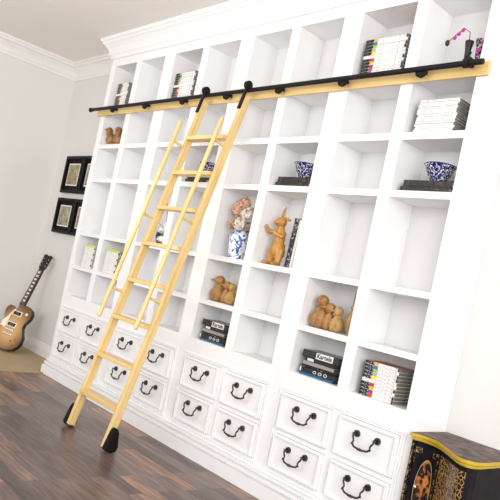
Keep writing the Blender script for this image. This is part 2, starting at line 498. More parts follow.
def mag_mesh(L, D, H, cover, pages, spine):
    k = (L, D, H, cover.name, pages.name, spine.name)
    if k in meshcache: return meshcache[k]
    b = MB()
    b.mat(cover).box(-L/2, L/2, -D/2, D/2, H-.0012, H-.0002)
    b.mat(LINE).box(-L/2, L/2, -D/2-.0006, D/2, .0002, .0016)
    b.mat(spine).box(-L/2, L/2, -D/2, -D/2+.0015, .0012, H-.0012)
    b.mat(pages).box(-L/2+.0015, L/2-.0015, -D/2+.0015, D/2-.002, .0012, H-.0012)
    o = b.build('tmp'); me = o.data; me.name = 'magazine'; bpy.data.objects.remove(o)
    meshcache[k] = me; return me
def block_mesh(x0, x1, H, m):
    k = ('blk', round(x0, 4), round(x1, 4), H, m.name)
    if k in meshcache: return meshcache[k]
    b = MB().box(x0, x1, -.0012, 0, .0012, H-.0008); o = b.build('tmp', m); me = o.data; bpy.data.objects.remove(o)
    meshcache[k] = me; return me
ORD = ['topmost', 'second from the top', 'third from the top', 'fourth from the top', 'fifth from the top', 'sixth from the top', 'seventh from the top', 'eighth from the top', 'ninth from the top', 'tenth from the top', 'eleventh from the top', 'twelfth from the top', 'thirteenth from the top', 'fourteenth from the top', 'fifteenth from the top', 'sixteenth from the top']
SEQ = ['orange', 'blue', 'green', 'grey', 'yellow', None, 'red', 'gold', 'purple', 'scarlet', 'blue', None, 'orange', 'green']
def stack(c, row, x0, x1, n, H, D, kind, where, group, yf=.03, jit=.006, stair=0):
    z = SHELF[row]+.0006; L = x1-x0
    for i in range(n):
        j = n-1-i                                        # index from the top
        seq = SEQ[j % len(SEQ)]
        topc = {'title': COV['rust'], 'lime': COV['lime'], 'pale': COV['white']}[kind] if j == 0 else COV['white']
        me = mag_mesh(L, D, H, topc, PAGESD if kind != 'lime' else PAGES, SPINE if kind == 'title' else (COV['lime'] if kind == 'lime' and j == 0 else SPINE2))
        o = bpy.data.objects.new('magazine', me); COL.objects.link(o)
        dx = random.uniform(-jit, jit)*(.5 if kind == 'title' else 1)
        dx = max(-.02, min(.02, dx))
        o.location = ((x0+x1)/2+dx-stair*i/n, yf+D/2+random.uniform(0, .004), z); z += H
        if kind == 'title':
            bw = .066
            if seq:
                t = bpy.data.objects.new('title_block', block_mesh(-L/2, -L/2+bw, H, BLKTXT)); COL.objects.link(t); t.parent = o; t.location = (0, -D/2, 0)
                t = bpy.data.objects.new('color_block', block_mesh(-L/2+bw, -L/2+bw+.03, H, COV[seq])); COL.objects.link(t); t.parent = o; t.location = (0, -D/2, 0); t['label'] = seq+' printed square'
                if (j % 3) != 1:
                    t = bpy.data.objects.new('barcode', block_mesh(L/2-.012, L/2, H, BLK)); COL.objects.link(t); t.parent = o; t.location = (0, -D/2, 0)
                desc = 'magazine with %s spine square' % seq
            else:
                desc = 'plain white magazine'
        elif kind == 'lime':
            if j % 3 == 1:
                t = bpy.data.objects.new('barcode', block_mesh(L/2-.02, L/2, H, BLK)); COL.objects.link(t); t.parent = o; t.location = (0, -D/2, 0)
            desc = 'lime-green magazine' if j == 0 else 'white magazine'
        else:
            desc = 'pale magazine'
        tag(o, '%s, %s, %s' % (desc, ORD[j].replace(' from the top', ' from top'), where), 'magazine', group)
stack(1, 0, .085, .30, 13, .0218, .17, 'title', 'stack in the top left corner cubby', 'magazines in the top left corner cubby')
stack(3, 0, 1.125, 1.43, 13, .0218, .17, 'title', 'stack above rail left of ladder', 'magazines in the top cubby left of the ladder hooks')
stack(7, 0, 3.325, 3.655, 13, .0218, .17, 'title', 'stack above the rail at upper right', 'magazines above the rail at upper right')
stack(8, 5, 3.85, 4.095, 10, .0208, .19, 'title', 'stack in the bottom right cubby', 'magazines in the bottom right cubby')
stack(1, 4, .105, .325, 12, .0192, .16, 'lime', 'lime-topped stack in the far left column', 'magazines under a lime cover in the far left cubby')
stack(2, 4, .56, .80, 12, .0192, .16, 'lime', 'lime-topped stack left of the ladder', 'magazines under a lime cover left of the ladder handrail')
stack(8, 1, 3.845, 4.11, 14, .0146, .2, 'pale', 'stack below the right end of the rail', 'pale magazines below the right end of the rail', jit=.008)
# patterned box file beside the second lime stack
ZEB = pattern('black_white_marbling', rgb(35, 35, 36), rgb(205, 203, 200), scale=28, thr=.5, dist=2)
b = MB().box(.812, .872, .035, .20, 0, .20)
b.box(.818, .866, .05, .19, .198, .222)
tag(b.build('patterned_box', ZEB, bevel=.002, loc=(0, 0, SHELF[4]+.0006)), 'black and white marbled box standing at the right of the lime-topped magazines', 'box')

# ---------------------------------------------------------------- books lying down
def book(name, x0, x1, y0, y1, z, h, m, label, group=None, rotz=0, extra=None, pages=PAGES):
    cx, cy = (x0+x1)/2, (y0+y1)/2; L = x1-x0; D = y1-y0
    root = thing(name, label, 'book', (cx, cy, z), group, (0, 0, rotz))
    t = .003
    b = MB(); b.box(-L/2, L/2, -D/2, D/2, 0, t); b.box(-L/2, L/2, -D/2, D/2, h-t, h-.0003)
    b.box(-L/2, L/2, -D/2, -D/2+t, t, h-t)
    b.build('cover', m, root, bevel=.001)
    MB().box(-L/2+.004, L/2-.004, -D/2+t, D/2-.004, t+.0001, h-t-.0001).build('page_block', pages, root)
    if extra: extra(root, L, D, h)
    return root
ANT = pattern('worn_dark_leather', rgb(36, 32, 30), rgb(96, 72, 56), scale=16, thr=.66, dist=2, soft=.12, rough=.5)
def bands(root, L, D, h):
    for x in (-.36, -.12, .12, .36): MB().box(x*L-.003, x*L+.003, -D/2-.002, -D/2+.0005, .001, h-.001).build('spine_band', BLK, root)
for c, xo, w_ in ((4, .008, .0), (6, .04, 0), (8, .04, 0)):
    where = {4: 'behind the ladder', 6: 'in the upper middle cubby', 8: 'in the upper right cubby'}[c]
    x = cL(c)+xo; L = .335 if c != 4 else .30
    book('antique_book', x, x+L, .035, .215, SHELF[2]+.0005, .034, ANT, 'dark worn leather book, lower of two under the bowl '+where, 'old leather books under bowls', extra=bands)
    book('antique_book', x+.012, x+L+.004, .045, .22, SHELF[2]+.035, .040, ANT, 'dark worn leather book, upper of two under the bowl '+where, 'old leather books under bowls', rotz=.02, extra=bands)

NAVY = rgb(26, 34, 96); PORC = rgb(232, 234, 240)
BLUEW = pattern('cobalt_scrolls', NAVY, PORC, scale=34, thr=.56, dist=3.2, soft=.03, rough=.12)
BLUEV = pattern('cobalt_birds_on_white', rgb(40, 80, 165), rgb(238, 240, 244), scale=13, thr=.455, dist=3.0, soft=.03, rough=.12)
def bowl(x, z, where):
    root = thing('porcelain_bowl', 'blue and white patterned porcelain bowl on two old books '+where, 'bowl', (x, .115, z), 'blue and white bowls')
    prof = [(0, 0), (.042, 0), (.042, .008), (.056, .024), (.072, .055), (.084, .085), (.092, .100), (.094, .103), (.090, .102), (.080, .083), (.066, .055), (.05, .026), (.0, .018)]
    MB().lathe(prof, seg=32).build('bowl_body', BLUEW, root, smooth=True)
    MB().lathe([(.0935, .100), (.097, .103), (.0935, .106), (.088, .104), (.0895, .100)], seg=32).build('rim', pbr('navy_rim'+where, rgb(28, 34, 90), .15), root, smooth=True)
bowl(4.025, SHELF[2]+.0762, 'in the upper right cubby')
bowl(2.94, SHELF[2]+.0762, 'in the upper middle cubby')
bowl(1.82, SHELF[2]+.0762, 'behind the ladder')

# stack of modern books in two bottom cubbies
BBLK = pbr('black_gloss_cover', (.02, .02, .022), .25)
BBLUE = pbr('blue_cover', rgb(28, 92, 132), .3)
BGREY = pbr('grey_cover', rgb(150, 148, 146), .4)
BPRINT = pattern('black_cover_pink_print', rgb(22, 20, 22), rgb(206, 160, 140), scale=36, thr=.64, stretch=(1, .3, 3), dist=.5)
BWHT = pbr('white_cover', rgb(222, 222, 220), .4)
DKPG = pattern('dark_page_edges', rgb(90, 90, 90), rgb(50, 50, 52), scale=30, thr=.5, stretch=(1, 1, 14), soft=.2)
def rings(root, L, D, h):
    b = MB()
    for k in range(3):
        x = -.02+k*.045; b = MB()
        b.tube([(x+.012*math.cos(a*PI/6), -D/2-.001, h/2+.009*math.sin(a*PI/6)) for a in range(12)], .0022, 6, True)
        b.build('printed_ring', BWHT, root)
    b = MB().box(-L/2+.002, -L/2+.012, -D/2-.001, -D/2+.0005, .003, h-.003); b.build('spine_mark', BWHT, root)
def titled(root, L, D, h):
    b = MB().box(-.035, .105, -D/2-.0012, -D/2+.0005, .004, h-.003); pl = b.build('spine_label', BWHT, root); pl['label'] = 'white spine label with dark lettering'
    cu = bpy.data.curves.new('lettering', 'FONT'); cu.body = 'Kartela'; cu.size = .042; cu.extrude = .0004; cu.align_x = 'CENTER'; cu.offset = .0008
    tt = bpy.data.objects.new('tmp_text', cu); COL.objects.link(tt)
    bpy.context.view_layer.update()
    me = bpy.data.meshes.new_from_object(tt.evaluated_get(bpy.context.evaluated_depsgraph_get()))
    bpy.data.objects.remove(tt); me.materials.clear(); me.materials.append(BLK)
    t = bpy.data.objects.new('lettering', me); COL.objects.link(t); t.parent = pl
    t.rotation_euler = (PI/2, 0, 0); t.location = (.035, -D/2-.0018, .012)
def whitepart(root, L, D, h):
    MB().box(-L/2+.02, -L/2+.075, -D/2-.0012, -D/2+.0005, .003, h-.003).build('white_block', BWHT, root)
for c in (5, 7):
    x = cL(c)+.055; z = SHELF[5]+.0005; w = 'bottom middle' if c == 5 else 'bottom right-hand'
    spec = [('blue_book', .0, .29, .016, BBLUE, 'thin blue-covered book, lowest', None, .0),
            ('black_book', .0, .30, .034, BBLK, 'black book with white spine rings, second from bottom', rings, .02),
            ('black_book', .008, .28, .018, BPRINT, 'black book with pinkish print, third from bottom', None, -.03),
            ('grey_book', .015, .26, .024, BGREY, 'grey-spined book in the middle', None, .04),
            ('black_book', .03, .25, .024, BBLK, 'black book with a white spine block, second from top', whitepart, -.02),
            ('black_book', .0, .30, .048, BBLK, 'thick black book with a white lettered label, topmost', titled, .03)]
    for nm, dx, L, h, m, lab, ex, rz in spec:
        book(nm, x+dx, x+dx+L, .04, .22, z, h-.0006, m, lab+' in the '+w+' book stack', 'books stacked in the '+w+' cubby', rz, ex, DKPG)
        z += h

# upright books beside the rabbit
def upright(x, w, h, m, label, ry=0.0):
    r = thing('upright_book', label, 'book', (x, .05, SHELF[3]+.001), None, (0, ry, 0))
    b = MB(); b.box(0, w, 0, .004, 0, h); b.box(0, .003, .004, .17, 0, h); b.box(w-.003, w, .004, .17, 0, h)
    b.build('cover', m, r, bevel=.001)
    MB().box(.0031, w-.0031, .0041, .165, .003, h-.003).build('page_block', PAGES, r)
FLORAL = pattern('dark_floral', rgb(24, 26, 40), rgb(190, 190, 190), scale=42, thr=.58, dist=2)
upright(2.985, .045, .355, FLORAL, 'tall dark floral-spined book standing right behind the wooden rabbit', .03)
upright(3.034, .024, .345, BWHT, 'slim white upright book between the dark floral and the tan one', .03)
upright(3.061, .024, .35, pbr('tan_cover', rgb(200, 180, 140), .5), 'slim tan upright book at the right end of the row by the rabbit', .03)

# ---------------------------------------------------------------- carved wooden rabbit
rb = thing('wooden_rabbit', 'tall honey-coloured carved wooden rabbit standing with folded arms, ears up', 'figurine', (2.835, .10, SHELF[3]+.001))
rb.scale = (1.2, 1.1, 1.06)
balls = []
balls += [((0, 0, .115), .052, (1, .95, 1.35)), ((0, 0, .19), .040, (.95, .9, 1.3)), ((.0, -.004, .235), .032, (1, .9, 1.1))]
balls += limb((.0, 0, .24), (-.002, -.006, .275), .022, .022, 4)
balls += [((-.004, -.012, .302), .036, (1.05, 1.05, 1.0)), ((-.014, -.036, .295), .022, (1, 1.2, .85))]
for s_ in (-1, 1):
    balls += limb((s_*.026, -.004, .10), (s_*.034, -.012, .028), .036, .019)
    balls += limb((s_*.034, -.005, .014), (s_*.040, -.062, .012), .017, .014, 6)
balls += limb((-.032, -.004, .235), (-.072, -.03, .225), .017, .014) + limb((-.072, -.03, .225), (-.088, -.05, .262), .014, .012)
balls += limb((.032, -.004, .225), (.048, -.035, .200), .017, .014) + limb((.048, -.035, .200), (.005, -.055, .215), .014, .013)
balls += [((0, .048, .085), .02, (1, 1, 1))]
blob('body', balls, HONEY, rb, .0035, 5)
for dx, tx in ((-.006, -.006), (.014, .06)):
    e0 = Vector((dx, -.008, .330)); e1 = Vector((tx, .004, .415 if tx < 0 else .320))
    n = 8; b = []
    for i in range(n):
        t = i/(n-1); b.append((tuple(e0.lerp(e1, t)), .0125*(1-.75*abs(t-.35)**1.2) if i < n-1 else .004, (1, .7, 1)))
    blob('ear', b, HONEY, rb, .0025, 3)

# ---------------------------------------------------------------- turned wooden birds
def bird(x, y, z, h, r, label, group, m=CARVED, rotz=-.6, neck=.72, beak=.35, base=None):
    """round-bodied turned bird of height h with ball head and pointed beak"""
    rt = thing('wooden_bird', label, 'figurine', (x, y, z), group, (0, 0, rotz))
    hr = h*.20
    prof = [(0, 0), (r*.52, 0), (r*.80, h*.06), (r, h*.22), (r*.97, h*.34), (r*.75, h*.48), (r*.48, h*.58), (r*.34, h*.64), (r*.30, h*.70), (0, h*.72)]
    MB().lathe(prof, seg=24).build('body', m, rt, smooth=True)
    hd = MB().ball((0, -hr*.12, h-hr), hr, sub=3).build('head', m, rt, smooth='all')
    MB().cyl((0, -hr*.85, h-hr*.95), (0, -hr*(1+beak*3.5), h-hr*1.1), hr*.34, .001, 10).build('beak', m, hd, smooth=True)
    for s_ in (-1, 1): MB().ball((s_*hr*.62, -hr*.72, h-hr*.8), hr*.12, sub=1).build('eye', BLK, hd)
    q = MB(); q.lathe([(r*1.0, h*.255), (r*1.012, h*.265), (r*1.0, h*.275)], seg=24); q.build('groove_band', CARVED, rt)
    return rt
G1 = 'wooden birds in the lower right cubby'; z4 = SHELF[4]+.001
bird(3.365, .095, z4, .22, .064, 'largest turned wooden bird, leftmost of the group in the lower right cubby', G1, rotz=.9, beak=.1)
bird(3.442, .105, z4, .178, .047, 'small wooden bird with its beak up, second from the left in the lower right cubby', G1, rotz=-.9)
bird(3.525, .09, z4, .165, .052, 'small pale wooden bird with a banded belly, third in the lower right cubby', G1, CARVED2, rotz=-1.5, beak=.45)
G2 = 'wooden birds in the lower middle cubby'
bird(2.29, .095, z4, .205, .064, 'largest turned wooden bird, leftmost of the group in the lower middle cubby', G2, rotz=-.9, beak=.3)
bird(2.378, .105, z4, .172, .048, 'medium wooden bird between two others in the lower middle cubby', G2, rotz=-.9)
bird(2.455, .09, z4, .165, .052, 'small pale wooden bird, right of the group in the lower middle cubby', G2, CARVED2, rotz=-1.5, beak=.4)
def slender(x, label):
    r = thing('wooden_rabbit', label, 'figurine', (x, .10, z4))
    MB().lathe([(0, 0), (.014, 0), (.022, .02), (.036, .07), (.038, .10), (.024, .14), (.012, .16), (0, .162)]).build('body', CARVED2, r, smooth=True)
    hd = MB().ball((0, 0, .178), .021, (1, 1.1, 1), sub=3).build('head', CARVED2, r, smooth='all')
    for s_ in (-1, 1):
        MB().tube([(s_*.006, 0, .194), (s_*.010, .004, .225), (s_*.004-.012, .006, .272)], [.006, .007, .002], 8).build('ear', CARVED, hd, smooth=True)
slender(3.628, 'slender long-eared wooden figure at the right side of the lower right cubby')
# pair in the upper-left cubby
z1 = SHELF[1]+.001
def quail(x, label, rz):
    r = thing('wooden_duck', label, 'figurine', (x, .10, z1), 'wooden ducks in the upper left cubby', (0, 0, rz))
    bl = [((0, 0, .058), .056, (1.15, .95, 1.0)), ((-.045, 0, .075), .040, (1, .9, 1)), ((.05, 0, .095), .030, (.9, .9, 1.1))]
    bl += limb((.05, 0, .09), (.062, 0, .125), .026, .028, 5) + [((0, 0, .012), .036, (1, .9, .5))]
    blob('body', bl, CARVED, r, .005, 4)
    r.scale = (1.35, 1.35, 1.22)
    MB().cyl((.085, 0, .124), (.118, 0, .116), .012, .003, 10).build('beak', HONEY, r, smooth=True)
quail(.088, 'carved brown wooden duck, left of the pair under the left end of the rail', -1.2)
quail(.235, 'carved brown wooden duck, right of the pair under the left end of the rail', -.9)
o = MB().lathe([(0, 0), (.022, 0), (.026, .01), (.026, .075), (.012, .10), (.009, .135), (.012, .14), (0, .14)]).build('black_bottle', BLK, smooth=True, loc=(1.44, .09, z1))
tag(o, 'slim black bottle in a cubby seen just left of the ladder top', 'bottle')

# ---------------------------------------------------------------- blue vase with dried hydrangea
vx, vy, vz = 2.385, .11, SHELF[3]+.001
va = MB().lathe([(0, 0), (.057, 0), (.058, .006), (.068, .05), (.078, .11), (.080, .15), (.074, .185), (.058, .205), (.050, .212), (.052, .222), (.046, .222), (.044, .21), (.0, .20)], seg=32).build('porcelain_vase', BLUEV, smooth=True, loc=(vx, vy, vz))
tag(va, 'white porcelain vase painted with blue birds, holding dried flowers', 'vase')
DRY1 = pbr('dried_petal_rust', rgb(216, 172, 142), .8, var=.25, scale=60)
DRY2 = pbr('dried_petal_cream', rgb(226, 214, 200), .8, var=.2, scale=60)
STEM = pbr('dry_stem', rgb(120, 96, 60), .8)
fl = thing('dried_flowers', 'dried rust and cream hydrangea heads standing in the blue and white vase', 'flowers', (vx, vy, vz+.215))
def flower_head(parent, c, r, m, n=170, seed=1):
    rnd = random.Random(seed); b = MB()
    for i in range(n):
        d = Vector((rnd.gauss(0, 1), rnd.gauss(0, 1), rnd.gauss(0, 1))).normalized()
        p = Vector(c)+d*r*rnd.uniform(.72, 1.05)
        q = d.to_track_quat('Z', 'Y').to_matrix() @ Matrix.Rotation(rnd.uniform(0, 6.3), 3, 'Z')
        for k in range(4):
            a = k*PI/2; u = Vector((math.cos(a), math.sin(a), .25)); v = Vector((math.cos(a+.75), math.sin(a+.75), .05)); w = Vector((math.cos(a-.75), math.sin(a-.75), .05))
            s = .0125
            vs = [b.bm.verts.new(p+q@(x*s)) for x in (Vector((0, 0, 0)), w*.75, u*1.15, v*.75)]
            b.bm.faces.new(vs)
    b.ball(c, r*.72, sub=1)
    return b.build('flower_head', m, parent)
flower_head(fl, (-.055, -.01, .17), .066, DRY1, 170, 1)
flower_head(fl, (.05, .0, .14), .066, DRY2, 180, 2)
flower_head(fl, (-.015, -.005, .225), .045, DRY1, 110, 3)
flower_head(fl, (-.105, -.02, .05), .036, DRY1, 70, 4)
flower_head(fl, (.01, -.035, .055), .052, DRY2, 140, 5)
flower_head(fl, (.07, .01, .04), .042, pbr('dried_petal_grey', rgb(150, 138, 128), .8, var=.3, scale=60), 90, 6)
b = MB()
for p in ((-.055, -.01, .12), (.045, 0, .09), (-.02, 0, .16), (-.09, -.02, .03), (0, -.03, .04)): b.tube([(p[0]*.15, p[1]*.2, -.08), (p[0]*.5, p[1]*.6, p[2]*.45), p], .0022, 6)
b.tube([(-.02, 0, .16), (-.018, 0, .26)], .003, 6)
b.build('stem', STEM, fl)

# black and white pot with twigs behind the ladder
BW = pattern('black_white_stripe', rgb(20, 20, 22), rgb(236, 234, 232), scale=6, thr=.5, stretch=(.3, .3, 2.4), dist=.8, soft=.03)
pt = MB().lathe([(0, 0), (.05, 0), (.07, .03), (.085, .08), (.08, .12), (.062, .145), (.066, .155), (.058, .155), (.055, .14), (0, .13)], seg=28).build('striped_pot', BW, smooth=True, loc=(1.37, .115, SHELF[3]+.001))
tag(pt, 'black and white glazed pot half hidden by the ladder on a middle shelf', 'pot')
tw = thing('dried_twigs', 'dark bare twigs with white buds in the striped pot behind the ladder', 'flowers', (1.37, .115, SHELF[3]+.155))
b = MB()
tips = [(-.075, -.02, .32), (-.04, .02, .22), (.03, -.02, .27), (-.12, -.03, .05), (.06, 0, .12)]
for p in tips: b.tube([(p[0]*.1, 0, -.05), (p[0]*.35, p[1]*.5, p[2]*.5), p], [.003, .0025, .0015], 6)
b.build('stem', BLK, tw)
b = MB()
for p in tips[2:]:
    for k in range(5): b.ball((p[0]+random.uniform(-.02, .02), p[1]+random.uniform(-.02, .02), p[2]-random.uniform(0, .05)), .009, sub=1)
b.build('bud', BWHT, tw)

# orchid and pots above the rail, right end
z0 = SHELF[0]+.001
STR = pattern('black_white_scroll', rgb(16, 14, 16), rgb(225, 220, 222), scale=22, thr=.52, dist=3, soft=.03)
for x, nm, lb in ((4.065, 'tall_vase', 'slender black vase above the rail, left of the patterned one'), (4.135, 'tall_vase', 'slender black and white scroll-patterned vase above the right end of the rail')):
    o = MB().lathe([(0, 0), (.022, 0), (.018, .03), (.014, .08), (.017, .14), (.026, .19), (.024, .195), (.018, .185), (0, .18)]).build(nm, BLK if x < 4.1 else STR, smooth=True, loc=(x, .085, z0))
    tag(o, lb, 'vase')
MAG = pbr('magenta_petal', rgb(200, 40, 160), .5, var=.2)
orc = thing('orchid_stem', 'dark orchid stem with magenta blossoms arching from the black vase above the rail', 'flowers', (4.065, .085, z0+.19))
MB().tube([(0, 0, -.02), (-.01, 0, .06), (-.05, 0, .09), (-.10, 0, .06), (-.135, -.01, .02)], .0025, 6).build('stem', BLK, orc)
MB().ball((-.142, -.012, .01), .014, (1, 1, 1.4), sub=2).build('bud', BLK, orc, smooth='all')
for q, (px, pz) in enumerate(((-.098, .035), (-.05, .075), (-.075, .055))):
    b = MB()
    for k in range(5):
        a = k*2*PI/5+.3
        b.ball((px+.008*math.cos(a), -.012, pz+.008*math.sin(a)), .007, (1, .35, 1), sub=2)
    b.ball((px, -.016, pz), .006, sub=1)
    b.build('blossom', MAG, orc, smooth='all')
b = MB()
for k in range(5):
    a = k*2*PI/5; b.ball((4.155+.008*math.cos(a), .05, z0+.12+.008*math.sin(a)), .007, (1, .35, 1), sub=2)
b.tube([(4.155, .055, z0+.003), (4.16, .055, z0+.06), (4.155, .053, z0+.12), (4.175, .055, z0+.19)], .002, 6)
tag(b.build('blossom_sprig', MAG, smooth='all'), 'small magenta sprig in front of the patterned vase at the rail end', 'flowers')

# ---------------------------------------------------------------- pictures on the back wall
FRM = pbr('black_frame', (.006, .006, .006), .5, spec=.15)
MATB = pbr('black_mount', (.008, .008, .008), .7, spec=.1)
ART1 = pattern('sepia_figure_print', rgb(104, 92, 60), rgb(186, 172, 130), scale=18, thr=.5, dist=1.5, soft=.2)
ART2 = pattern('muted_landscape_print', rgb(76, 84, 62), rgb(196, 184, 156), scale=16, thr=.5, dist=1.2, soft=.25)
MATW = pbr('cream_mount', rgb(236, 232, 222), .6)
def picture(xa, xb, za, zb, art, label):
    cx, cz = (xa+xb)/2, (za+zb)/2; w, h = xb-xa, zb-za
    r = thing('framed_picture', label, 'picture', (cx, YB-.002, cz), 'black-framed pictures on the wall left of the bookcase')
    b = MB(); t = .035
    for (a, c, d, e) in ((-w/2, w/2, h/2-t, h/2), (-w/2, w/2, -h/2, -h/2+t), (-w/2, -w/2+t, -h/2+t, h/2-t), (w/2-t, w/2, -h/2+t, h/2-t)):
        b.box(a, c, -.04, 0, d, e)
    b.build('frame', FRM, r, bevel=.006)
    MB().box(-w/2+t, w/2-t, -.018, -.002, -h/2+t, h/2-t).build('mount', MATB, r)
    iw, ih = w*.31, h*.30
    MB().box(-iw, iw, -.021, -.0181, -ih, ih).build('inner_mat', MATW, r)
    MB().box(-iw+.013, iw-.013, -.0225, -.0211, -ih+.013, ih-.013).build('print', art, r)
picture(-1.255, -.80, 1.95, 2.395, ART1, 'black-framed sepia print on the wall, upper left of the four')
picture(-1.255, -.80, 1.462, 1.885, ART2, 'black-framed muted landscape print on the wall, lower left of the four')
picture(-.79, -.335, 1.95, 2.395, ART2, 'black-framed picture, upper one half hidden behind the bookcase end')
picture(-.79, -.335, 1.462, 1.885, ART1, 'black-framed picture, lower one half hidden behind the bookcase end')

# ---------------------------------------------------------------- electric guitar
gt = thing('electric_guitar', 'sunburst electric guitar with cream pickguard leaning on the wall beside the bookcase', 'guitar')
gb, gtip = Vector((-.985, -.17, .039)), Vector((-1.10, .235, 1.178))
az = (gtip-gb).normalized(); S = (gtip-gb).length/.965
nn = Vector((math.sin(.55), -math.cos(.55), 0)); nn = (nn-az*nn.dot(az)).normalized(); ax_ = (-nn).cross(az)
gm = Matrix((ax_, -nn, az)).transposed().to_4x4(); gm.translation = gb
gt.matrix_world = gm
def gp(pts): return [(x*S, z*S) for x, z in pts]
half = [(0, 0), (.07, .004), (.12, .022), (.155, .06), (.168, .11), (.16, .16), (.132, .205), (.112, .24), (.112, .275), (.128, .31), (.14, .345)]
right = half+[(.135, .385), (.115, .405), (.085, .405), (.06, .385), (.045, .36), (.035, .352)]         # cutaway side
left = [(-x, z) for x, z in half[1:]]+[(-.138, .385), (-.118, .42), (-.08, .438), (-.045, .442), (-.03, .442)]
outline = gp(right+[(.03, .44)]+left[::-1])
# the photo shows the cutaway on the left of the body
outline = [(-x, z) for x, z in outline][::-1]
SUN = None
m, nt, bs = new_mat('gold_sunburst'); bs.inputs['Roughness'].default_value = .18
tc = nt.nodes.new('ShaderNodeTexCoord'); mp = nt.nodes.new('ShaderNodeMapping')
mp.inputs['Location'].default_value = (0, 0, -.20*S*3.6); mp.inputs['Scale'].default_value = (4.6, 0, 3.6)
gr = nt.nodes.new('ShaderNodeTexGradient'); gr.gradient_type = 'SPHERICAL'
nt.links.new(tc.outputs['Object'], mp.inputs[0]); nt.links.new(mp.outputs[0], gr.inputs[0])
rp = nt.nodes.new('ShaderNodeValToRGB'); rp.color_ramp.elements[0].color = (*rgb(112, 78, 46), 1); rp.color_ramp.elements[1].color = (*rgb(205, 160, 105), 1)
rp.color_ramp.elements[1].position = .6
nt.links.new(gr.outputs[0], rp.inputs[0]); nt.links.new(rp.outputs[0], bs.inputs['Base Color']); SUN = m
GBLK = pbr('gloss_black_lacquer', (.01, .009, .009), .15)
CREAM = pbr('cream_plastic', rgb(238, 230, 205), .3)
CHROME = pbr('chrome', (.8, .8, .8), .15, metal=1)
ROSE = pbr('rosewood', rgb(60, 30, 28), .4)
T = .055*S
MB().prism(outline, 0, T-.006, 'XZ').build('body', GBLK, gt, bevel=.006)
MB().prism([(x*.975, .005+z*.98) for x, z in outline], -.005, -.0005, 'XZ').build('top', SUN, gt)
MB().prism(gp([(-.028, .43), (.028, .43), (.022, .80), (-.022, .80)]), -.017, -.001, 'XZ').build('fretboard', ROSE, gt)
MB().prism(gp([(-.026, .40), (.026, .40), (.021, .81), (-.021, .81)]), -.0008, .022, 'XZ').build('neck', GBLK, gt, bevel=.004)
b = MB()
for k in range(9):
    zz = (.47+.037*k*(1+.0*k))*S
    b.box(-.012*S, .012*S, -.0185, -.0172, zz, zz+.016*S)
b.build('fret_inlay', CREAM, gt)
b = MB()
for k in range(18):
    zz = (.452+.0195*k)*S; b.box(-.024*S, .024*S, -.0182, -.0171, zz, zz+.0015)
b.build('fret', CHROME, gt)
hs = MB().prism(gp([(-.022, .80), (.022, .80), (.038, .83), (.042, .93), (.046, .955), (.022, .965), (0, .955), (-.022, .965), (-.046, .955), (-.042, .93), (-.038, .83)]), -.012, .004, 'XZ').build('headstock', GBLK, gt, bevel=.002)
for s_ in (-1, 1):
    for k in range(3):
        zz = (.845+.035*k)*S
        q = MB().cyl((s_*.026*S, -.018, zz), (s_*.026*S, .01, zz), .005, seg=10); q.cyl((s_*.042*S, -.004, zz), (s_*.058*S, -.004, zz), .003, seg=8)
        q.ball((s_*.064*S, -.004, zz), .0095, (1, .6, 1.1), sub=2); q.build('tuning_peg', CHROME, hs, smooth=True)
for zz in (.235, .345):
    q = MB().mat(CREAM).box(-.048*S, .048*S, -.012, -.0051, (zz-.024)*S, (zz+.024)*S); q.mat(GBLK).box(-.038*S, .038*S, -.017, -.0121, (zz-.016)*S, (zz+.016)*S)
    q.build('pickup', None, gt)
q = MB().box(-.045*S, .045*S, -.016, -.0051, .178*S, .190*S); q.build('bridge', CHROME, gt, bevel=.002)
q = MB().box(-.05*S, .05*S, -.018, -.0051, .138*S, .150*S); q.build('tailpiece', CHROME, gt, bevel=.003)
MB().prism(gp([(-.052, .19), (-.11, .20), (-.105, .25), (-.075, .30), (-.05, .375), (-.032, .385), (-.032, .37), (-.052, .368)]), -.0125, -.0095, 'XZ').build('pickguard', CREAM, gt)
for x, z in ((.10, .12), (.125, .085), (.065, .095), (.09, .055)):
    MB().cyl((x*S, -.0051, z*S), (x*S, -.018, z*S), .012, .010, 14).build('control_knob', pbr('amber_knob%d' % int(z*1000), rgb(180, 130, 50), .2), gt, smooth=True)
q = MB().cyl((.09*S, -.0051, .365*S), (.09*S, -.009, .365*S), .017, seg=16); q.cyl((.09*S, -.009, .365*S), (.09*S, -.022, .368*S), .003, seg=8)
q.build('toggle_switch', CREAM, gt, smooth=True)
b = MB()
for k in range(6):
    x0_ = (-.020+.008*k)*S; x1_ = (-.013+.0052*k)*S
    b.tube([(x0_, -.0185, .145*S), (x0_, -.0215, .185*S), (x1_, -.0205, .80*S)], .0006, 5)
b.build('strings', CHROME, gt)

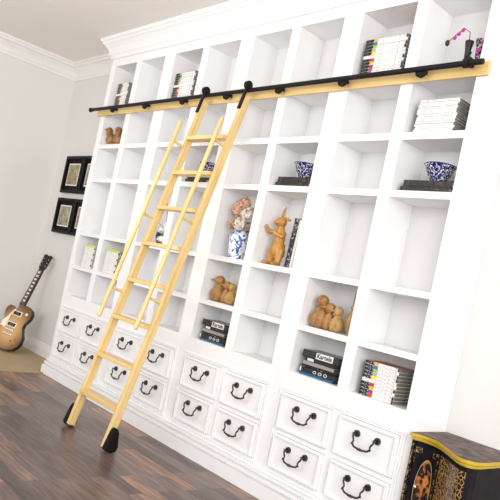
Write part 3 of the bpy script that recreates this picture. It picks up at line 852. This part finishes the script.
# ---------------------------------------------------------------- lacquered cabinet, right
cb = thing('lacquered_cabinet', 'black lacquered cabinet with mustard-edged serpentine top at the right end of the bookcase', 'cabinet', (4.58, .1, 0))
FR = [(4.305, YB-.01), (4.305, -.06), (4.313, -.082), (4.335, -.075), (4.37, -.045), (4.43, -.045), (4.50, -.088), (4.615, -.188), (4.68, -.243), (4.735, -.25), (4.775, -.215), (4.785, -.15), (4.785, YB-.01)]
def smoothpts(pts, it=2):
    for _ in range(it):
        q = [pts[0]]
        for a, b_ in zip(pts[1:-1], pts[2:]):
            pass
        q = [pts[0], pts[1]]
        for i in range(1, len(pts)-2):
            a = Vector(pts[i]); b_ = Vector(pts[i+1])
            q.append(tuple(a.lerp(b_, .25))); q.append(tuple(a.lerp(b_, .75)))
        q += [pts[-2], pts[-1]]; pts = q
    return pts
def outset(pts, d):
    P = [Vector(p) for p in pts]; out = []
    for i, p in enumerate(P):
        t = (P[min(i+1, len(P)-1)]-P[max(i-1, 0)]).normalized(); n = Vector((t.y, -t.x))
        out.append(tuple(p+n*d))
    return out
SIGN = 1
topline = smoothpts(FR)
if outset(topline, .02)[6][1] > topline[6][1]: SIGN = -1
front = outset(topline, -.034*SIGN)
LACQ = pbr('black_lacquer', (.008, .006, .008), .5, var=.5, scale=20, spec=.12)
MUST = pbr('mustard_gilt_edge', rgb(190, 158, 28), .4, var=.12, scale=30)
def rel(pts): return [(x-4.58, y-.1) for x, y in pts]
LAT = pattern('gold_lattice_on_black', rgb(176, 134, 70), rgb(20, 15, 14), scale=58, thr=.07, kind='voronoi', stretch=(1, 1, .8), soft=.05)
GOLDP = pattern('gold_key_pattern', rgb(28, 22, 20), rgb(160, 138, 96), scale=60, thr=.54, dist=1, soft=.05)
FLOW = pattern('orange_blossom_painting', rgb(18, 13, 14), rgb(206, 124, 60), scale=20, thr=.54, dist=.7, soft=.06, detail=2)
TOPM = pattern('marbled_lacquer_top', rgb(40, 34, 40), rgb(128, 98, 88), scale=7, thr=.55, dist=2.5, soft=.15, rough=.55)
MB().prism(rel(front), .10, .715, 'XY').build('carcass', LACQ, cb)
eb = MB()
for (d, za, zb) in ((-.022, .715, .723), (-.010, .723, .731), (-.016, .731, .737), (.0, .737, .752)):
    pts = outset(topline, d*SIGN); pts[0] = (pts[0][0], YB-.006); pts[-1] = (pts[-1][0], YB-.006)
    eb.prism(rel(pts), za, zb, 'XY')
o = eb.build('top_edge', MUST, cb, bevel=.003); o['label'] = 'mustard-gold moulded top edge'
pts = outset(topline, -.008*SIGN); pts[0] = (pts[0][0], YB-.006); pts[-1] = (pts[-1][0], YB-.006)
MB().prism(rel(pts), .752, .7545, 'XY').build('top_surface', TOPM, cb)
bp_ = outset(front, .01*SIGN)
MB().prism(rel([p if 0 < i < len(bp_)-1 else (p[0], YB-.03) for i, p in enumerate(bp_)]), .0, .10, 'XY').build('base', LACQ, cb)
# ribbons that follow the curved front
def ribbon(s0, s1, z0, z1, m, name, par, d0=.0005, d1=.004, n=20, zf=None):
    P = [Vector(p) for p in front]; L_ = [0]
    for a, c in zip(P, P[1:]): L_.append(L_[-1]+(c-a).length)
    def at(s):
        for i in range(len(P)-1):
            if s <= L_[i+1] or i == len(P)-2:
                t = (s-L_[i])/(L_[i+1]-L_[i]); T_ = (P[min(i+2, len(P)-1)]-P[max(i-1, 0)]).normalized()
                return P[i].lerp(P[i+1], t), Vector((T_.y, -T_.x))*SIGN
    b = MB(); rows = []
    for k in range(n+1):
        s = s0+(s1-s0)*k/n; p, nn = at(s); lo, hi = (z0, z1) if zf is None else zf(k/n)
        a = p+nn*d0; c = p+nn*d1
        rows.append([b.bm.verts.new((q.x-4.58, q.y-.1, zz)) for q, zz in ((a, lo), (c, lo), (c, hi), (a, hi))])
    for A, B in zip(rows, rows[1:]):
        for i in range(4): b.bm.faces.new((A[i], A[(i+1) % 4], B[(i+1) % 4], B[i]))
    b.bm.faces.new(rows[0][::-1]); b.bm.faces.new(rows[-1])
    return b.build(name, m, par)
sF = (YB-.01+.06)+.03          # arc length where the front starts
door = ribbon(sF+.015, sF+.215, .14, .70, LACQ, 'door', cb, .0005, .006)
ribbon(sF+.022, sF+.030, .15, .69, GOLDP, 'border_line', door, .0061, .0075)
ribbon(sF+.202, sF+.210, .15, .69, GOLDP, 'border_line', door, .0061, .0075)
ribbon(sF+.035, sF+.085, .655, .685, GOLDP, 'corner_ornament', door, .0061, .0075)
ribbon(sF+.155, sF+.198, .655, .685, GOLDP, 'corner_ornament', door, .0061, .0075)
ribbon(sF+.035, sF+.048, .60, .655, GOLDP, 'corner_ornament', door, .0061, .0075)
def ov(t, h=.155, c=.47): 
    a = math.sqrt(max(.0004, 1-(2*t-1)**2)); return (c-h*a, c+h*a)
ribbon(sF+.072, sF+.186, 0, 0, pbr('gilt_line', rgb(170, 150, 90), .4), 'oval_border', door, .0061, .0070, 28, lambda t: ov(t, .162))
ribbon(sF+.076, sF+.182, 0, 0, FLOW, 'oval_painting', door, .0071, .0085, 28, ov)
d2 = ribbon(sF+.225, sF+.52, .14, .70, LACQ, 'door', cb, .0005, .006)
ribbon(sF+.232, sF+.51, .15, .69, LAT, 'lattice_painting', d2, .0061, .0075)
d3 = ribbon(.02, .40, .14, .70, GOLDP, 'side_panel_painting', cb, .0005, .003)
kb = MB().cyl((4.425-4.58, -.088-.1, .50), (4.423-4.58, -.108-.1, .50), .006, seg=10); kb.ball((4.423-4.58, -.112-.1, .50), .0105)
o = kb.build('knob', CHROME, door, smooth=True); o['label'] = 'small silver door knob'

# ---------------------------------------------------------------- light
w = bpy.data.worlds.new('world'); bpy.context.scene.world = w; w.use_nodes = True
bg = w.node_tree.nodes['Background']; bg.inputs[0].default_value = (.985, .99, 1, 1); bg.inputs[1].default_value = .95
def area(name, loc, target, size, power, col=(1, 1, 1), sy=None):
    l = bpy.data.lights.new(name, 'AREA'); l.energy = power; l.color = col; l.size = size
    if sy: l.shape = 'RECTANGLE'; l.size_y = sy
    o = bpy.data.objects.new(name, l); COL.objects.link(o); o.location = loc
    o.rotation_euler = (Vector(target)-Vector(loc)).to_track_quat('-Z', 'Y').to_euler()
    return o
area('right_area_light', (8.2, -3.4, 2.2), (3.0, 0, 1.6), 3.0, 235, (1, .995, .985))  # large area light added at the right; no window is modelled
area('ceiling_fill_light', (2.0, -3.2, 1.9), (.5, -1.5, 3.6), 2.5, 55, (1, .99, .98))  # lamp added below the ceiling, aimed up to brighten it
area('front_fill_light', (3.0, -5.5, 3.0), (2.2, 0, 1.3), 3.0, 105, (1, .99, .98))  # added fill from the front, lifts the bookcase faces

# ---------------------------------------------------------------- camera
F_PX = 650.0
cam = bpy.data.cameras.new('camera'); co = bpy.data.objects.new('camera', cam); COL.objects.link(co)
cam.sensor_fit = 'HORIZONTAL'; cam.sensor_width = 36; cam.lens = F_PX/500*36
cam.shift_x = 6.66/500; cam.shift_y = 25.48/500; cam.clip_start = .05
yaw, pitch, roll = -.845769, .0089315, -.2097467
f = Vector((math.sin(yaw)*math.cos(pitch), math.cos(yaw)*math.cos(pitch), math.sin(pitch)))
r = Vector((math.cos(yaw), -math.sin(yaw), 0)); d = -r.cross(f)
c, s = math.cos(roll), math.sin(roll)
rx = c*r+s*d; dy = -s*r+c*d
M = Matrix((( rx.x, -dy.x, -f.x), (rx.y, -dy.y, -f.y), (rx.z, -dy.z, -f.z))).to_4x4()
M.translation = Vector((6.21984, -3.168943, 1.3539))
co.matrix_world = M
sc = bpy.context.scene; sc.camera = co
sc.view_settings.view_transform = 'Standard'; sc.view_settings.look = 'None'
sc.view_settings.exposure = 0.0; sc.view_settings.gamma = 1.0
